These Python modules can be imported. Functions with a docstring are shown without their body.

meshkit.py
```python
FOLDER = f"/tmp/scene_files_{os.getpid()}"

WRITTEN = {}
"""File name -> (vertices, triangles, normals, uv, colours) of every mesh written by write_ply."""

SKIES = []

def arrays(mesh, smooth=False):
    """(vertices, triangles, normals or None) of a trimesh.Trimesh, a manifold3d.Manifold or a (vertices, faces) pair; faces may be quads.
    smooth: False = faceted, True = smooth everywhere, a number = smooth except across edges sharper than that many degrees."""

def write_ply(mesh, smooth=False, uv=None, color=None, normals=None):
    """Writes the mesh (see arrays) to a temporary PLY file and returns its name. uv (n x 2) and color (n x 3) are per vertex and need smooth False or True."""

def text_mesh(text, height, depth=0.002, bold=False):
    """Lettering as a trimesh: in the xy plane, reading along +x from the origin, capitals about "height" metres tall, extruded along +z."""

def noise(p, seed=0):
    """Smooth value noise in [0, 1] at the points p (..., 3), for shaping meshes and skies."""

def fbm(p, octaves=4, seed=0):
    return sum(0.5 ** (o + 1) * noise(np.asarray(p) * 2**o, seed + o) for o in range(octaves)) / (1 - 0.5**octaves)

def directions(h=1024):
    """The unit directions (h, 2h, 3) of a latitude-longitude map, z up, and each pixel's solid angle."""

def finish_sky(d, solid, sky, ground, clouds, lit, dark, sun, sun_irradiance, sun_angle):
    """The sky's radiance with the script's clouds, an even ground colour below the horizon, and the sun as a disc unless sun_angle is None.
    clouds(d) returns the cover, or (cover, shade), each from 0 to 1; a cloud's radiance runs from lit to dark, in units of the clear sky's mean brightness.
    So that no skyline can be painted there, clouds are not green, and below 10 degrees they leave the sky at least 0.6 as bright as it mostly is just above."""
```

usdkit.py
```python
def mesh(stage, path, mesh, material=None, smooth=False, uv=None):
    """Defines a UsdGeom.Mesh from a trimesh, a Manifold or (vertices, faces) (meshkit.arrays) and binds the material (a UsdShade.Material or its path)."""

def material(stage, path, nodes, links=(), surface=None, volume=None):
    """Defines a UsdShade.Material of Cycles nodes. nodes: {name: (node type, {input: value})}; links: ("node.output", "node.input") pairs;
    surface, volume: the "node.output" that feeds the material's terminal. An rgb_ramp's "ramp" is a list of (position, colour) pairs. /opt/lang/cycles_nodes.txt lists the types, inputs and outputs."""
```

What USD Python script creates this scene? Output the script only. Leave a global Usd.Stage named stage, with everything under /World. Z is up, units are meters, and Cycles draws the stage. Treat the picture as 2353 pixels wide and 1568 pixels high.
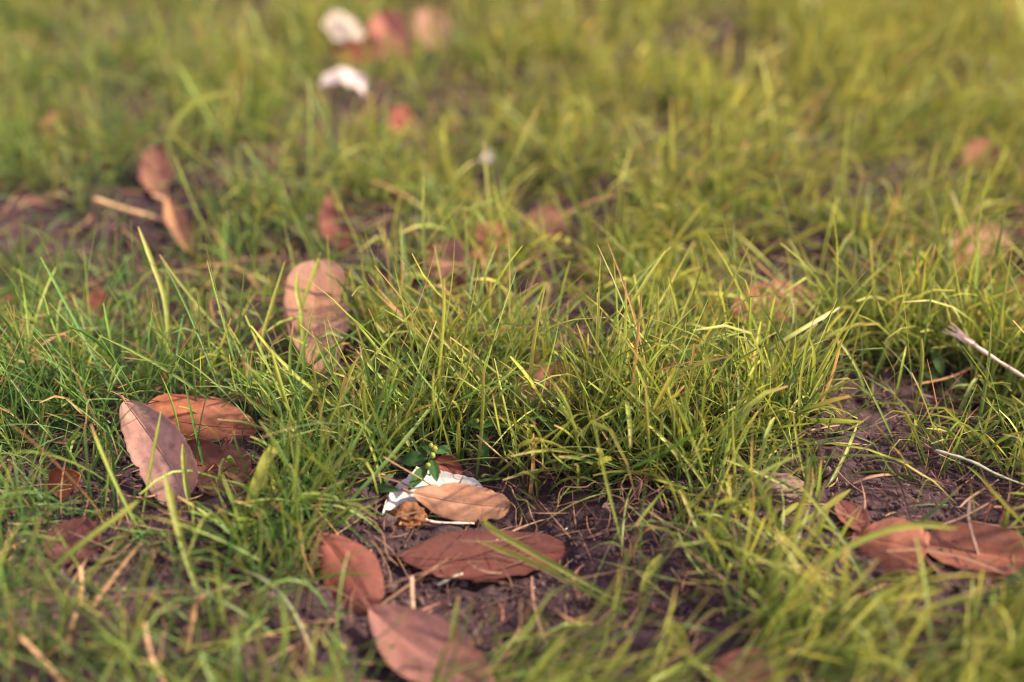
import math
import numpy as np
import trimesh
import usdkit
import meshkit
from pxr import Usd, UsdGeom, UsdLux, UsdShade, Gf, Sdf, Vt

stage = Usd.Stage.CreateInMemory()
UsdGeom.SetStageUpAxis(stage, UsdGeom.Tokens.z)
UsdGeom.SetStageMetersPerUnit(stage, 1.0)
world = UsdGeom.Xform.Define(stage, '/World')
stage.SetDefaultPrim(world.GetPrim())
UsdGeom.Scope.Define(stage, '/World/Looks')

# ------------------------------------------------------------------ camera, sky, sun, exposure
CAM_H, PITCH, FOCAL, APER = 0.375, 30.0, 50.0, 36.0
FOCUS, FSTOP, EXPOSURE = 0.640, 3.2, 2.25
SUN_EL, SUN_AZ = 36.0, 90.0          # degrees; azimuth clockwise from +y (the way the camera looks)
SUN_I, SUN_ANGLE, SUN_COL = 0.62, 5.0, (1.0, 0.84, 0.58)
SKY_STRENGTH = 0.056

cam = UsdGeom.Camera.Define(stage, '/World/camera')
cam.AddTranslateOp().Set(Gf.Vec3d(0, 0, CAM_H))
cam.AddRotateXOp().Set(90.0 - PITCH)
cam.CreateFocalLengthAttr(FOCAL)
cam.CreateHorizontalApertureAttr(APER)
cam.CreateVerticalApertureAttr(APER * 682 / 1024)
cam.CreateFStopAttr(FSTOP)
cam.CreateFocusDistanceAttr(FOCUS)
cam.CreateClippingRangeAttr(Gf.Vec2f(0.01, 1000))
cam.CreateExposureAttr(EXPOSURE)

el, az = math.radians(SUN_EL), math.radians(SUN_AZ)
SUN = np.array([math.sin(az) * math.cos(el), math.cos(az) * math.cos(el), math.sin(el)])

dome = UsdLux.DomeLight.Define(stage, '/World/sky')
dome.CreateIntensityAttr(1.0)
skym = usdkit.material(stage, '/World/Looks/sky_air', {
    'sky': ('sky_texture', {'sky_type': 'single_scattering', 'sun_disc': False, 'sun_elevation': el, 'sun_rotation': az,
                            'aerosol_density': 2.5, 'air_density': 1.0, 'ozone_density': 1.0}),
    'tc': ('texture_coordinate', {}),
    'n': ('noise_texture', {'scale': 2.2, 'detail': 4.0, 'roughness': 0.55}),
    'r': ('map_range', {'from_min': 0.3, 'from_max': 0.7, 'to_min': 0.55, 'to_max': 0.95, 'clamp': True}),
    'm': ('mix_color', {'b': (4.5, 3.6, 4.6), 'use_clamp': False}),
    'bg': ('background_shader', {'strength': SKY_STRENGTH}),
}, [('tc.generated', 'n.vector'), ('n.fac', 'r.value'), ('r.result', 'm.fac'), ('sky.color', 'm.a'), ('m.result', 'bg.color')], surface='bg.background')
UsdShade.MaterialBindingAPI.Apply(dome.GetPrim()).Bind(skym)
dome.GetPrim().SetCustomDataByKey('kind', 'structure')

sun = UsdLux.DistantLight.Define(stage, '/World/sun')
sun.CreateIntensityAttr(SUN_I)
sun.CreateNormalizeAttr(True)
sun.CreateAngleAttr(SUN_ANGLE)
sun.CreateColorAttr(Gf.Vec3f(*SUN_COL))
sun.AddRotateXYZOp().Set(Gf.Vec3f(90.0 - SUN_EL, 0.0, 180.0 - SUN_AZ))

# ------------------------------------------------------------------ helpers
RNG = np.random.default_rng(20)
W2, H2 = 2353.0, 1568.0           # the units in which the photograph was measured
sp, cp = math.sin(math.radians(PITCH)), math.cos(math.radians(PITCH))
RIGHT, FWD, UP = np.array([1.0, 0, 0]), np.array([0, cp, -sp]), np.array([0, sp, cp])
EYE = np.array([0, 0, CAM_H])
K = APER / FOCAL / W2


def ground_z(x, y):
    x, y = np.asarray(x, float), np.asarray(y, float)
    p = np.stack([x, y, np.zeros_like(x)], -1)
    return (meshkit.fbm(p * 7.0, 2, 3) - 0.5) * 0.030 + (meshkit.fbm(p * 45.0 + 9.1, 2, 5) - 0.5) * 0.006


def ray(px, py):
    return FWD + RIGHT * ((px - W2 / 2) * K) + UP * ((H2 / 2 - py) * K)


def on_ground(px, py, h=0.0):
    """Where a measured spot lies on the ground (h metres above it)."""
    d, z = ray(px, py), 0.0
    for _ in range(12):
        t = (z + h - CAM_H) / d[2]
        p = EYE + t * d
        z = float(ground_z(p[0], p[1]))
    return p


def depth_of(p):
    return float((np.asarray(p) - EYE) @ FWD)


def at_depth(px, py, depth):
    return EYE + ray(px, py) * depth


def measured(p):
    q = np.asarray(p, float) - EYE
    z = q @ FWD
    return W2 / 2 + (q @ RIGHT) / z / K, H2 / 2 - (q @ UP) / z / K, z


def lin(r, g, b, k=1.0):
    c = np.array([r, g, b], float) / 255
    return np.where(c < 0.04045, c / 12.92, ((c + 0.055) / 1.055) ** 2.4) * k


used = {}


def numbered(path):
    n = used.get(path, 0)
    used[path] = n + 1
    return path if n == 0 else '%s_%03d' % (path, n)


def tag(prim, label=None, cat=None, group=None, kind=None):
    for k, v in (('label', label), ('category', cat), ('group', group), ('kind', kind)):
        if v:
            prim.SetCustomDataByKey(k, v)
    return prim


def thing(name, label, cat, group=None, loc=None):
    x = UsdGeom.Xform.Define(stage, numbered('/World/' + name))
    if loc is not None:
        x.AddTranslateOp().Set(Gf.Vec3d(*map(float, loc)))
    return tag(x.GetPrim(), label, cat, group)


def put(name, mesh, mat, parent=None, col=None, smooth=True, loc=None):
    """One Mesh prim, in parent or in /World. loc is subtracted from the points (the parent stands there)."""
    base = str(parent.GetPath()) if parent is not None else '/World'
    v, f = (mesh.vertices, mesh.faces) if hasattr(mesh, 'vertices') else mesh
    v = np.asarray(v, float)
    if loc is not None:
        v = v - loc
    m = usdkit.mesh(stage, numbered(base + '/' + name), (v, np.asarray(f)), mat, smooth=smooth)
    if col is not None:
        col = np.broadcast_to(np.asarray(col, np.float32), (len(v), 3))
        UsdGeom.PrimvarsAPI(m).CreatePrimvar('tint', Sdf.ValueTypeNames.Color3fArray, 'vertex').Set(Vt.Vec3fArray.FromNumpy(np.ascontiguousarray(col)))
    return m.GetPrim()


def spline(points, n):
    p = np.asarray(points, float)
    if len(p) == 2:
        return p[0] + (p[1] - p[0]) * np.linspace(0, 1, n)[:, None]
    q = np.vstack([2 * p[0] - p[1], p, 2 * p[-1] - p[-2]])
    out = []
    for u in np.linspace(0, len(p) - 1, n):
        i = min(int(u), len(p) - 2)
        t = u - i
        a, b, c, d = q[i:i + 4]
        out.append(0.5 * (2 * b + (c - a) * t + (2 * a - 5 * b + 4 * c - d) * t * t + (3 * b - a - 3 * c + d) * t ** 3))
    return np.array(out)


def tube(path, rad, sides=6, squash=1.0, seed=0):
    p = np.asarray(path, float)
    n = len(p)
    r = np.broadcast_to(rad, (n,)) * (1 + 0.12 * np.random.default_rng(seed).standard_normal(n))
    t = np.gradient(p, axis=0)
    t /= np.linalg.norm(t, axis=1, keepdims=True)
    a = np.cross(t, [0.13, 0.3, 0.95])
    a /= np.linalg.norm(a, axis=1, keepdims=True) + 1e-9
    b = np.cross(t, a)
    ang = np.arange(sides) * 2 * np.pi / sides
    v = p[:, None] + r[:, None, None] * (np.cos(ang)[None, :, None] * a[:, None] + squash * np.sin(ang)[None, :, None] * b[:, None])
    v = np.vstack([v.reshape(-1, 3), p[0], p[-1]])
    i, j = np.meshgrid(np.arange(n - 1), np.arange(sides), indexing='ij')
    j2 = (j + 1) % sides
    q = np.stack([i * sides + j, i * sides + j2, (i + 1) * sides + j2, (i + 1) * sides + j], -1).reshape(-1, 4)
    k = np.arange(sides)
    caps = np.vstack([np.stack([(k + 1) % sides, k, np.full(sides, n * sides)], 1),
                      np.stack([(n - 1) * sides + k, (n - 1) * sides + (k + 1) % sides, np.full(sides, n * sides + 1)], 1)])
    return v, np.vstack([q[:, [0, 1, 2]], q[:, [0, 2, 3]], caps])


def ribbons(centres, side, normal, width, fold=0.22):
    """Many folded strips at once: centres, side, normal (N, n, 3), width (N, n) -> vertices, faces, and the count of rings."""
    N, n, _ = centres.shape
    h = width[..., None] * 0.5
    v = np.stack([centres - side * h + normal * h * fold, centres - normal * h * fold, centres + side * h + normal * h * fold], 2)
    v = v.reshape(-1, 3)
    base = (np.arange(N) * n * 3)[:, None, None] + (np.arange(n - 1) * 3)[None, :, None] + np.arange(2)[None, None, :]
    q = np.stack([base, base + 1, base + 4, base + 3], -1).reshape(-1, 4)
    return v, np.vstack([q[:, [0, 1, 2]], q[:, [0, 2, 3]]])


# ------------------------------------------------------------------ materials
def leafy(name, rough, translucent, noise_scale, amount, bump=0.15, spec=0.35, through=(1, 1, 1)):
    nodes = {
        'c': ('attribute', {'attribute': 'tint'}),
        'g': ('geometry', {}),
        'n': ('noise_texture', {'scale': noise_scale, 'detail': 4.0, 'roughness': 0.6}),
        'r': ('map_range', {'from_min': 0.25, 'from_max': 0.75, 'to_min': 1 - amount, 'to_max': 1 + amount}),
        'm': ('vector_math', {'math_type': 'scale'}),
        't': ('vector_math', {'math_type': 'multiply', 'vector2': through}),
        'b': ('bump', {'strength': bump, 'distance': 0.0006}),
        'p': ('principled_bsdf', {'roughness': rough, 'specular_ior_level': spec}),
        'tr': ('translucent_bsdf', {}),
        'mix': ('mix_closure', {'fac': translucent}),
    }
    links = [('g.position', 'n.vector'), ('n.fac', 'r.value'), ('c.vector', 'm.vector1'), ('r.result', 'm.scale'), ('m.vector', 'p.base_color'),
             ('m.vector', 't.vector1'), ('t.vector', 'tr.color'), ('n.fac', 'b.height'), ('b.normal', 'p.normal'), ('p.BSDF', 'mix.closure1'), ('tr.BSDF', 'mix.closure2')]
    return usdkit.material(stage, '/World/Looks/' + name, nodes, links, surface='mix.closure')


def earthy(name, rough, noise_scale, amount, bump, distance=0.002):
    nodes = {
        'c': ('attribute', {'attribute': 'tint'}),
        'g': ('geometry', {}),
        'n': ('noise_texture', {'scale': noise_scale, 'detail': 6.0, 'roughness': 0.65}),
        'r': ('map_range', {'from_min': 0.25, 'from_max': 0.75, 'to_min': 1 - amount, 'to_max': 1 + amount}),
        'm': ('vector_math', {'math_type': 'scale'}),
        'b': ('bump', {'strength': bump, 'distance': distance}),
        'p': ('principled_bsdf', {'roughness': rough, 'specular_ior_level': 0.25}),
    }
    links = [('g.position', 'n.vector'), ('n.fac', 'r.value'), ('c.vector', 'm.vector1'), ('r.result', 'm.scale'), ('m.vector', 'p.base_color'),
             ('n.fac', 'b.height'), ('b.normal', 'p.normal')]
    return usdkit.material(stage, '/World/Looks/' + name, nodes, links, surface='p.BSDF')


M_GRASS = leafy('green_grass', 0.42, 0.38, 500.0, 0.18, 0.1, 0.35, (1.15, 1.1, 0.7))
M_DEAD = leafy('dead_leaf', 0.62, 0.22, 420.0, 0.16, 0.35, 0.25)
M_WEED = leafy('weed_leaf', 0.72, 0.25, 600.0, 0.25, 0.35, 0.15)
M_STRAW = leafy('dry_straw', 0.6, 0.15, 900.0, 0.2, 0.3, 0.3)
M_SOIL = earthy('soil', 0.95, 260.0, 0.55, 0.9, 0.004)
M_CRUMB = earthy('soil_crumb', 0.95, 700.0, 0.4, 0.6, 0.001)
M_PAPER = leafy('white_paper', 0.7, 0.15, 350.0, 0.06, 0.2, 0.2)

# ------------------------------------------------------------------ where things grow, read off the photograph (spots of more or less)
#            x     y     rx   ry   amount
DENSE = [(1000, 990, 330, 60, 1.9), (1720, 950, 340, 90, 2.1), (600, 1270, 60, 70, 2.2), (1250, 900, 280, 80, 1.2), (1850, 1580, 600, 100, 2.6),
         (1600, 620, 140, 60, 0.5), (2000, 760, 160, 60, 0.8), (1900, 200, 500, 160, 0.5), (1300, 150, 300, 150, 0.3), (930, 560, 120, 80, 0.6),
         (1320, 1190, 170, 55, -1.7), (1150, 1330, 200, 50, -1.4), (430, 790, 150, 70, -0.55), (470, 1170, 100, 60, -0.7), (2200, 1000, 160, 90, 0.35), (2150, 1190, 150, 40, -0.7), (700, 1150, 60, 90, 0.6), (120, 1000, 180, 150, 0.3), (150, 1420, 330, 120, 0.25), (620, 1420, 120, 80, 0.5), (1350, 1450, 120, 50, 0.8),
         (1770, 1120, 80, 30, -0.3), (380, 1420, 330, 130, -0.15), (1320, 770, 130, 45, -1.3), (1740, 640, 150, 45, -1.5), (1650, 130, 70, 60, -1.5), (700, 330, 90, 45, -0.7), (1480, 330, 90, 45, -0.8), (250, 560, 110, 45, -0.2),
         (560, 640, 100, 45, -0.6), (1350, 530, 110, 50, -1.1), (1960, 460, 110, 45, -1.1), (2050, 300, 90, 45, -0.7), (350, 250, 80, 40, -0.8), (870, 330, 60, 40, -0.8), (1200, 480, 60, 30, -0.6), (1600, 500, 60, 30, -0.6), (1880, 640, 60, 30, -0.7), (1150, 330, 90, 40, -0.6), (80, 700, 120, 80, -0.2), (800, 760, 130, 60, -0.4),
         (1000, 1420, 160, 70, -0.8), (720, 1500, 100, 60, -0.4), (880, 150, 110, 110, -0.65), (620, 830, 130, 70, -0.6), (1030, 660, 90, 50, -0.5), (2240, 610, 80, 60, -0.5)]
LEAN = [(1850, 1600, 600, 130, 1.0), (1850, 250, 450, 220, 0.45), (2200, 400, 200, 200, 0.3), (1200, 1560, 250, 90, 0.5), (200, 200, 300, 200, 0.05)]


def field(spots, px, py):
    return sum(a * np.exp(-0.5 * (((px - x) / rx) ** 2 + ((py - y) / ry) ** 2)) for x, y, rx, ry, a in spots)


# ------------------------------------------------------------------ ground
gx = np.concatenate([[-60, -20, -8, -4, -2.5, -1.8], np.arange(-1.2, -0.62, 0.03), np.arange(-0.6, 0.601, 0.0035), np.arange(0.62, 1.21, 0.03), [1.8, 2.5, 4, 8, 20, 60]])
gy = np.concatenate([[-60, -20, -8, -3, -1.5, -0.6, -0.2, 0.1], np.arange(0.25, 1.0, 0.0035), np.arange(1.0, 2.0, 0.008), [2.1, 2.4, 3, 4, 6, 10, 20, 60]])
X, Y = np.meshgrid(gx, gy, indexing='ij')
Z = ground_z(X, Y)
rough = (meshkit.fbm(np.stack([X, Y, 0 * X], -1) * 130.0, 4, 11) - 0.5) * 0.0085
fine = (meshkit.noise(np.stack([X, Y, 0 * X], -1) * 420.0, 12) ** 3) * 0.002
V = np.stack([X, Y, Z + rough + fine], -1).reshape(-1, 3)
i, j = np.meshgrid(np.arange(len(gx) - 1), np.arange(len(gy) - 1), indexing='ij')
n_ = len(gy)
Q = np.stack([i * n_ + j, (i + 1) * n_ + j, (i + 1) * n_ + j + 1, i * n_ + j + 1], -1).reshape(-1, 4)
F = np.vstack([Q[:, [0, 1, 2]], Q[:, [0, 2, 3]]])
tone = meshkit.fbm(V * 22.0, 3, 21)[:, None]
soil_a, soil_b = np.array([0.042, 0.024, 0.034]), np.array([0.088, 0.054, 0.062])
soil_col = soil_a + (soil_b - soil_a) * np.clip(tone * 1.6 - 0.4, 0, 1)
tag(put('ground', (V, F), M_SOIL, None, soil_col), kind='structure')

# ------------------------------------------------------------------ dead leaves
VIEW = np.array([0, -cp, sp])       # towards the photographer


def leaf_mesh(L, W, seed, widest=0.5, blunt=0.75, cup=0.12, curl=0.1, wave=0.03, colour=(0.3, 0.12, 0.07), edge=0.85, spots=0, tear=0.0, base_width=0.0, vein=1.12, bumps=1.0):
    """A leaf lying along +x, its face to +z; returns blade (vertices, faces, colours), midrib and veins."""
    r = np.random.default_rng(seed)
    nu, nv = 56, 21
    u, s = np.linspace(0, 1, nu), np.linspace(-1, 1, nv)
    u = u - 0.10 * np.sin(2 * np.pi * u)      # closer rows at both ends
    rb, rt = np.clip((widest - u) / widest, 0, 1), np.clip((u - widest) / (1 - widest), 0, 1)
    prof = np.where(u < widest, np.clip(1 - rb ** 1.9, 0, 1) ** (blunt + 0.12), np.clip(1 - rt ** 2.3, 0, 1) ** (blunt * 0.8))
    prof = np.maximum(prof, base_width * (1 - u) ** 2)
    prof *= 1 + 0.05 * np.sin(u * 9 + r.uniform(0, 6)) * prof
    U, S = np.meshgrid(u, s, indexing='ij')
    hw = 0.5 * W * prof[:, None]
    edge_noise = 1 + 0.035 * (meshkit.noise(np.stack([U * 22, np.sign(S) * 3 + 0 * U, 0 * U + seed], -1), seed) - 0.5) * 2 * np.abs(S) ** 3
    for _ in range(r.integers(0, 3)):       # nibbled places along the edge
        a, q, sg = r.uniform(0.2, 0.9), r.uniform(0.012, 0.03), r.choice([-1, 1])
        edge_noise = edge_noise - r.uniform(0.05, 0.22) * np.exp(-((U - a) / q) ** 2) * (np.sign(S) == sg) * np.abs(S) ** 2
    if tear:
        edge_noise -= tear * np.exp(-((U - 0.82) / 0.05) ** 2) * (S < 0) * np.abs(S) ** 2
    x = U * L
    y = S * hw * edge_noise + 0.02 * L * np.sin(U * math.pi * 1.1) * r.choice([-1, 1])
    z = cup * W * (S ** 2) * prof[:, None] + curl * L * (U - 0.5) ** 2
    z = z + wave * W * (meshkit.noise(np.stack([U * 4, S * 1.5, 0 * U + seed], -1), seed + 1) - 0.5) * 2
    z = z + bumps * 0.024 * W * (meshkit.fbm(np.stack([U * 9, S * 4, 0 * U + seed], -1), 2, seed + 8) - 0.5) + r.uniform(-0.12, 0.12) * W * S * (U - 0.4)
    z = z + bumps * 0.02 * W * np.sin(U * 40 - np.abs(S) * 6) * np.abs(S) * 0.15 - 0.02 * W * np.exp(-(S / 0.12) ** 2)
    c = np.asarray(colour, float)[None, None] * np.ones((nu, nv, 1))
    blotch = meshkit.fbm(np.stack([U * 5, S * 2.5, 0 * U + seed * 1.7], -1), 3, seed + 2)[..., None]
    c = c * (0.72 + 0.56 * blotch)
    hue = meshkit.fbm(np.stack([U * 3 + 7, S * 1.5, 0 * U + seed * 0.7], -1), 2, seed + 4)[..., None] - 0.5
    c = c * (1 + hue * np.array([0.25, 0.0, -0.25]))
    veins = np.exp(-(((U * 11 - np.abs(S) * 2.2) % 1.0 - 0.5) / 0.10) ** 2)[..., None]
    c = c * (1 + (vein - 1) * veins * 0.6)
    c = c * (1 - (1 - edge) * (np.abs(S)[..., None] ** 5))
    for _ in range(26):
        a, b, q = r.uniform(0.02, 0.98), r.uniform(-0.95, 0.95), r.uniform(0.004, 0.012)
        d = np.sqrt((U - a) ** 2 + ((S - b) * 0.5 * W / L) ** 2)[..., None]
        c = c * (1 - r.uniform(0.15, 0.5) * np.exp(-(d / q) ** 2))
    for _ in range(spots):
        a, b, q = r.uniform(0.15, 0.9), r.uniform(-0.7, 0.7), r.uniform(0.012, 0.03)
        d = np.sqrt((U - a) ** 2 + ((S - b) * 0.5 * W / L) ** 2)[..., None]
        c = c * (1 - 0.6 * np.exp(-(d / q) ** 2))
    top = np.stack([x, y, z], -1).reshape(-1, 3)
    bot = top - [0, 0, 0.00030]
    ii, jj = np.meshgrid(np.arange(nu - 1), np.arange(nv - 1), indexing='ij')
    q = np.stack([ii * nv + jj, (ii + 1) * nv + jj, (ii + 1) * nv + jj + 1, ii * nv + jj + 1], -1).reshape(-1, 4)
    n = nu * nv
    rim = [(k * nv, (k + 1) * nv) for k in range(nu - 1)] + [((k + 1) * nv + nv - 1, k * nv + nv - 1) for k in range(nu - 1)]
    rim = np.array([(b_, a_, a_ + n, b_ + n) for a_, b_ in rim])
    quads = np.vstack([q, q[:, ::-1] + n, rim])
    faces = np.vstack([quads[:, [0, 1, 2]], quads[:, [0, 2, 3]]])
    mid = np.stack([x[:, nv // 2], y[:, nv // 2], z[:, nv // 2] + 0.00005], -1)
    rib = tube(mid[: int(nu * 0.95)], np.linspace(0.00045, 0.00012, int(nu * 0.95)), 5, 0.7, seed)
    stalk_path = spline([mid[0] + [0.001, 0, 0], mid[0] + [-0.05 * L, 0.004 * L, 0.015 * L], mid[0] + [-0.11 * L, r.uniform(-0.03, 0.03) * L, -0.01 * L]], 7)
    stalk = tube(stalk_path, np.linspace(0.0006, 0.0008, 7), 6, 1.0, seed)
    return (np.vstack([top, bot]), faces, np.vstack([c.reshape(-1, 3)] * 2)), rib, stalk


CLEAR = []        # (x0, y0, x1, y1, depth, how much) : where grass in front is thin because the photograph shows the thing


def dead_leaf(label, A, B, width, colour, hint=(0, 0, 1), roll=0.0, clear=0.8, name='dead_leaf', cat='leaf', group=None, stalk=True, **kw):
    """A: stalk end, B: tip; each (px, py, height above ground) or (px, py, None, depth behind the other end)."""
    seed = 100 + len(CLEAR) * 7

    def point(e, other=None):
        if e[2] is None:
            return at_depth(e[0], e[1], other + e[3])
        return on_ground(e[0], e[1], e[2])
    if A[2] is None:
        b = point(B)
        a = point(A, depth_of(b))
    else:
        a = point(A)
        b = point(B, depth_of(a))
    t = b - a
    L = np.linalg.norm(t)
    t = t / L
    h = np.asarray(hint, float)
    n = h - (h @ t) * t
    n /= np.linalg.norm(n)
    s = np.cross(n, t)
    n, s = n * math.cos(roll) + s * math.sin(roll), s * math.cos(roll) - n * math.sin(roll)
    R = np.stack([t, s, n], 1)
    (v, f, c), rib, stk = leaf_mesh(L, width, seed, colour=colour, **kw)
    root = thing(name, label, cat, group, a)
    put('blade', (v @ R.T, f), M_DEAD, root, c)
    put('midrib', (rib[0] @ R.T, rib[1]), M_DEAD, root, np.asarray(colour) * 0.72)
    if stalk:
        put('stalk', (stk[0] @ R.T, stk[1]), M_DEAD, root, np.asarray(colour) * 0.6)
    P = np.array([measured(p) for p in v @ R.T + a])
    CLEAR.append((P[:, 0].min(), P[:, 1].min(), P[:, 0].max(), P[:, 1].max(), P[:, 2].mean(), clear if P[:, 2].mean() < 0.72 else clear * 0.25))
    return root


ORANGE, PINK, TAN, MAROON = (0.34, 0.130, 0.078), (0.45, 0.25, 0.20), (0.44, 0.235, 0.15), (0.125, 0.042, 0.036)
RUST, CORAL = (0.30, 0.11, 0.07), (0.42, 0.165, 0.12)
CAMW = tuple(VIEW)
dead_leaf('rust orange dead leaf with a crack and dark specks, behind the pinkish one at left', (592, 985, 0.006), (325, 955, 0.012), 0.029, ORANGE, (0, -0.62, 0.6), blunt=0.55, cup=-0.12, curl=-0.10, spots=6, widest=0.56, clear=0.85)
dead_leaf('pinkish tan dead leaf with a rounded end, leaning across the rust orange leaf', (288, 925, None, 0.022), (432, 1145, 0.004), 0.0255, PINK, CAMW, widest=0.72, blunt=0.42, cup=0.08, curl=0.05, spots=3, clear=0.8)
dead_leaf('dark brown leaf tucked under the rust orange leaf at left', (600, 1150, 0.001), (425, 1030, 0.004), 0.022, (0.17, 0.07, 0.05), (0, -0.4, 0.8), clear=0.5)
dead_leaf('small crumpled orange leaf in the grass at the left edge', (118, 1125, 0.003), (186, 1092, 0.010), 0.013, (0.42, 0.15, 0.08), (0.2, -0.7, 0.6), cup=0.35, clear=0.75)
dead_leaf('tall pale brown leaf standing upright in the grass left of centre', (750, 872, 0.0), (722, 600, None, 0.03), 0.033, (0.35, 0.19, 0.135), CAMW, roll=-0.12, widest=0.70, blunt=0.55, cup=0.07, curl=0.05, wave=0.012, bumps=0.15, vein=1.03, clear=0.4)
dead_leaf('dark red oval leaf standing behind the tall pale one', (800, 585, 0.0), (757, 450, None, 0.015), 0.019, (0.21, 0.075, 0.06), CAMW, clear=0.85)
dead_leaf('coral red leaf upright beside two white scraps in the far grass', (905, 165, 0.0), (880, 28, None, 0.02), 0.034, CORAL, CAMW, clear=0.8)
dead_leaf('coral red leaf lying flat between the two white scraps', (760, 120, 0.012), (880, 120, 0.016), 0.032, (0.36, 0.11, 0.09), (0, -0.6, 0.8), clear=0.85)
dead_leaf('dull pink leaf right of the coral leaves in the far grass', (1000, 130, 0.0), (985, 20, None, 0.02), 0.032, (0.29, 0.15, 0.12), (0.3, -0.8, 0.5), clear=0.6)
dead_leaf('blurred russet leaf behind the middle tussock, beside the dark gap', (1060, 590, 0.004), (1170, 530, 0.016), 0.024, RUST, (0, -0.7, 0.7), clear=0.7)
dead_leaf('pinkish brown leaf lower left of the russet leaf, behind thin upright blades', (980, 570, 0.016), (1085, 640, 0.006), 0.026, (0.36, 0.17, 0.13), (0, -0.7, 0.7), clear=0.7)
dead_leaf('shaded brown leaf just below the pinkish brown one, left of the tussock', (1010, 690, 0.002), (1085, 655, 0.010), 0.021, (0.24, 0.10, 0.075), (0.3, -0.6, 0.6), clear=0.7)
dead_leaf('brown leaf half buried in the middle of the central tussock', (1170, 915, 0.006), (1350, 870, 0.008), 0.024, (0.27, 0.12, 0.08), (0, -0.7, 0.7), clear=0.4)
dead_leaf('long reddish leaf behind the right tussock under leaning blades', (1670, 725, 0.006), (1870, 682, 0.006), 0.025, RUST, (0, -0.6, 0.7), clear=1.8)
dead_leaf('light orange tan leaf with a nibbled edge lying on the white paper', (948, 1132, 0.0105), (1172, 1168, 0.0085), 0.0165, TAN, (0.0, -0.62, 0.6), widest=0.55, blunt=0.58, cup=-0.1, curl=-0.06, tear=0.18, vein=0.82, clear=0.9)
dead_leaf('long dark maroon leaf lying flat in front of the orange tan leaf', (915, 1283, 0.004), (1302, 1268, 0.004), 0.0262, MAROON, (0, -0.25, 1), blunt=0.72, widest=0.48, cup=0.08, curl=0.06, clear=0.85)
dead_leaf('maroon red leaf with a dark spot, left of the long maroon leaf', (735, 1225, 0.010), (860, 1400, 0.004), 0.0225, (0.23, 0.078, 0.06), (-0.1, -0.5, 0.8), widest=0.55, blunt=0.62, cup=-0.1, spots=2, clear=0.85)
dead_leaf('blurred pinkish leaf slanting into the bottom edge, nearest the lens', (850, 1400, 0.010), (1125, 1590, 0.006), 0.026, (0.29, 0.135, 0.115), (0.1, -0.5, 0.8), blunt=0.66, cup=0.1, clear=0.8)
dead_leaf('brown leaf with a pale lit end at lower right, left of its reddish neighbour', (1960, 1225, 0.004), (2130, 1255, 0.012), 0.026, (0.38, 0.15, 0.09), (0.1, -0.5, 0.8), blunt=0.55, cup=-0.15, curl=-0.1, clear=0.93)
dead_leaf('reddish brown leaf running out of the right edge at lower right', (2118, 1250, 0.004), (2385, 1290, 0.006), 0.0225, (0.25, 0.10, 0.072), (0.05, -0.5, 0.9), blunt=0.5, clear=0.9)
dead_leaf('orange leaf cut off by the right edge at mid height', (2305, 680, 0.008), (2400, 690, 0.010), 0.022, (0.55, 0.21, 0.09), (0, -0.7, 0.6), clear=0.85)
dead_leaf('big blurred brownish red leaf behind upright blades at right', (2165, 650, 0.004), (2310, 545, None, 0.03), 0.034, (0.28, 0.135, 0.10), (-0.1, -0.8, 0.5), clear=0.65)
dead_leaf('orange brown leaf deep in the grass near the upper right', (2215, 395, 0.004), (2290, 335, 0.020), 0.026, (0.34, 0.15, 0.085), (0, -0.8, 0.5), clear=0.7)
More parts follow.
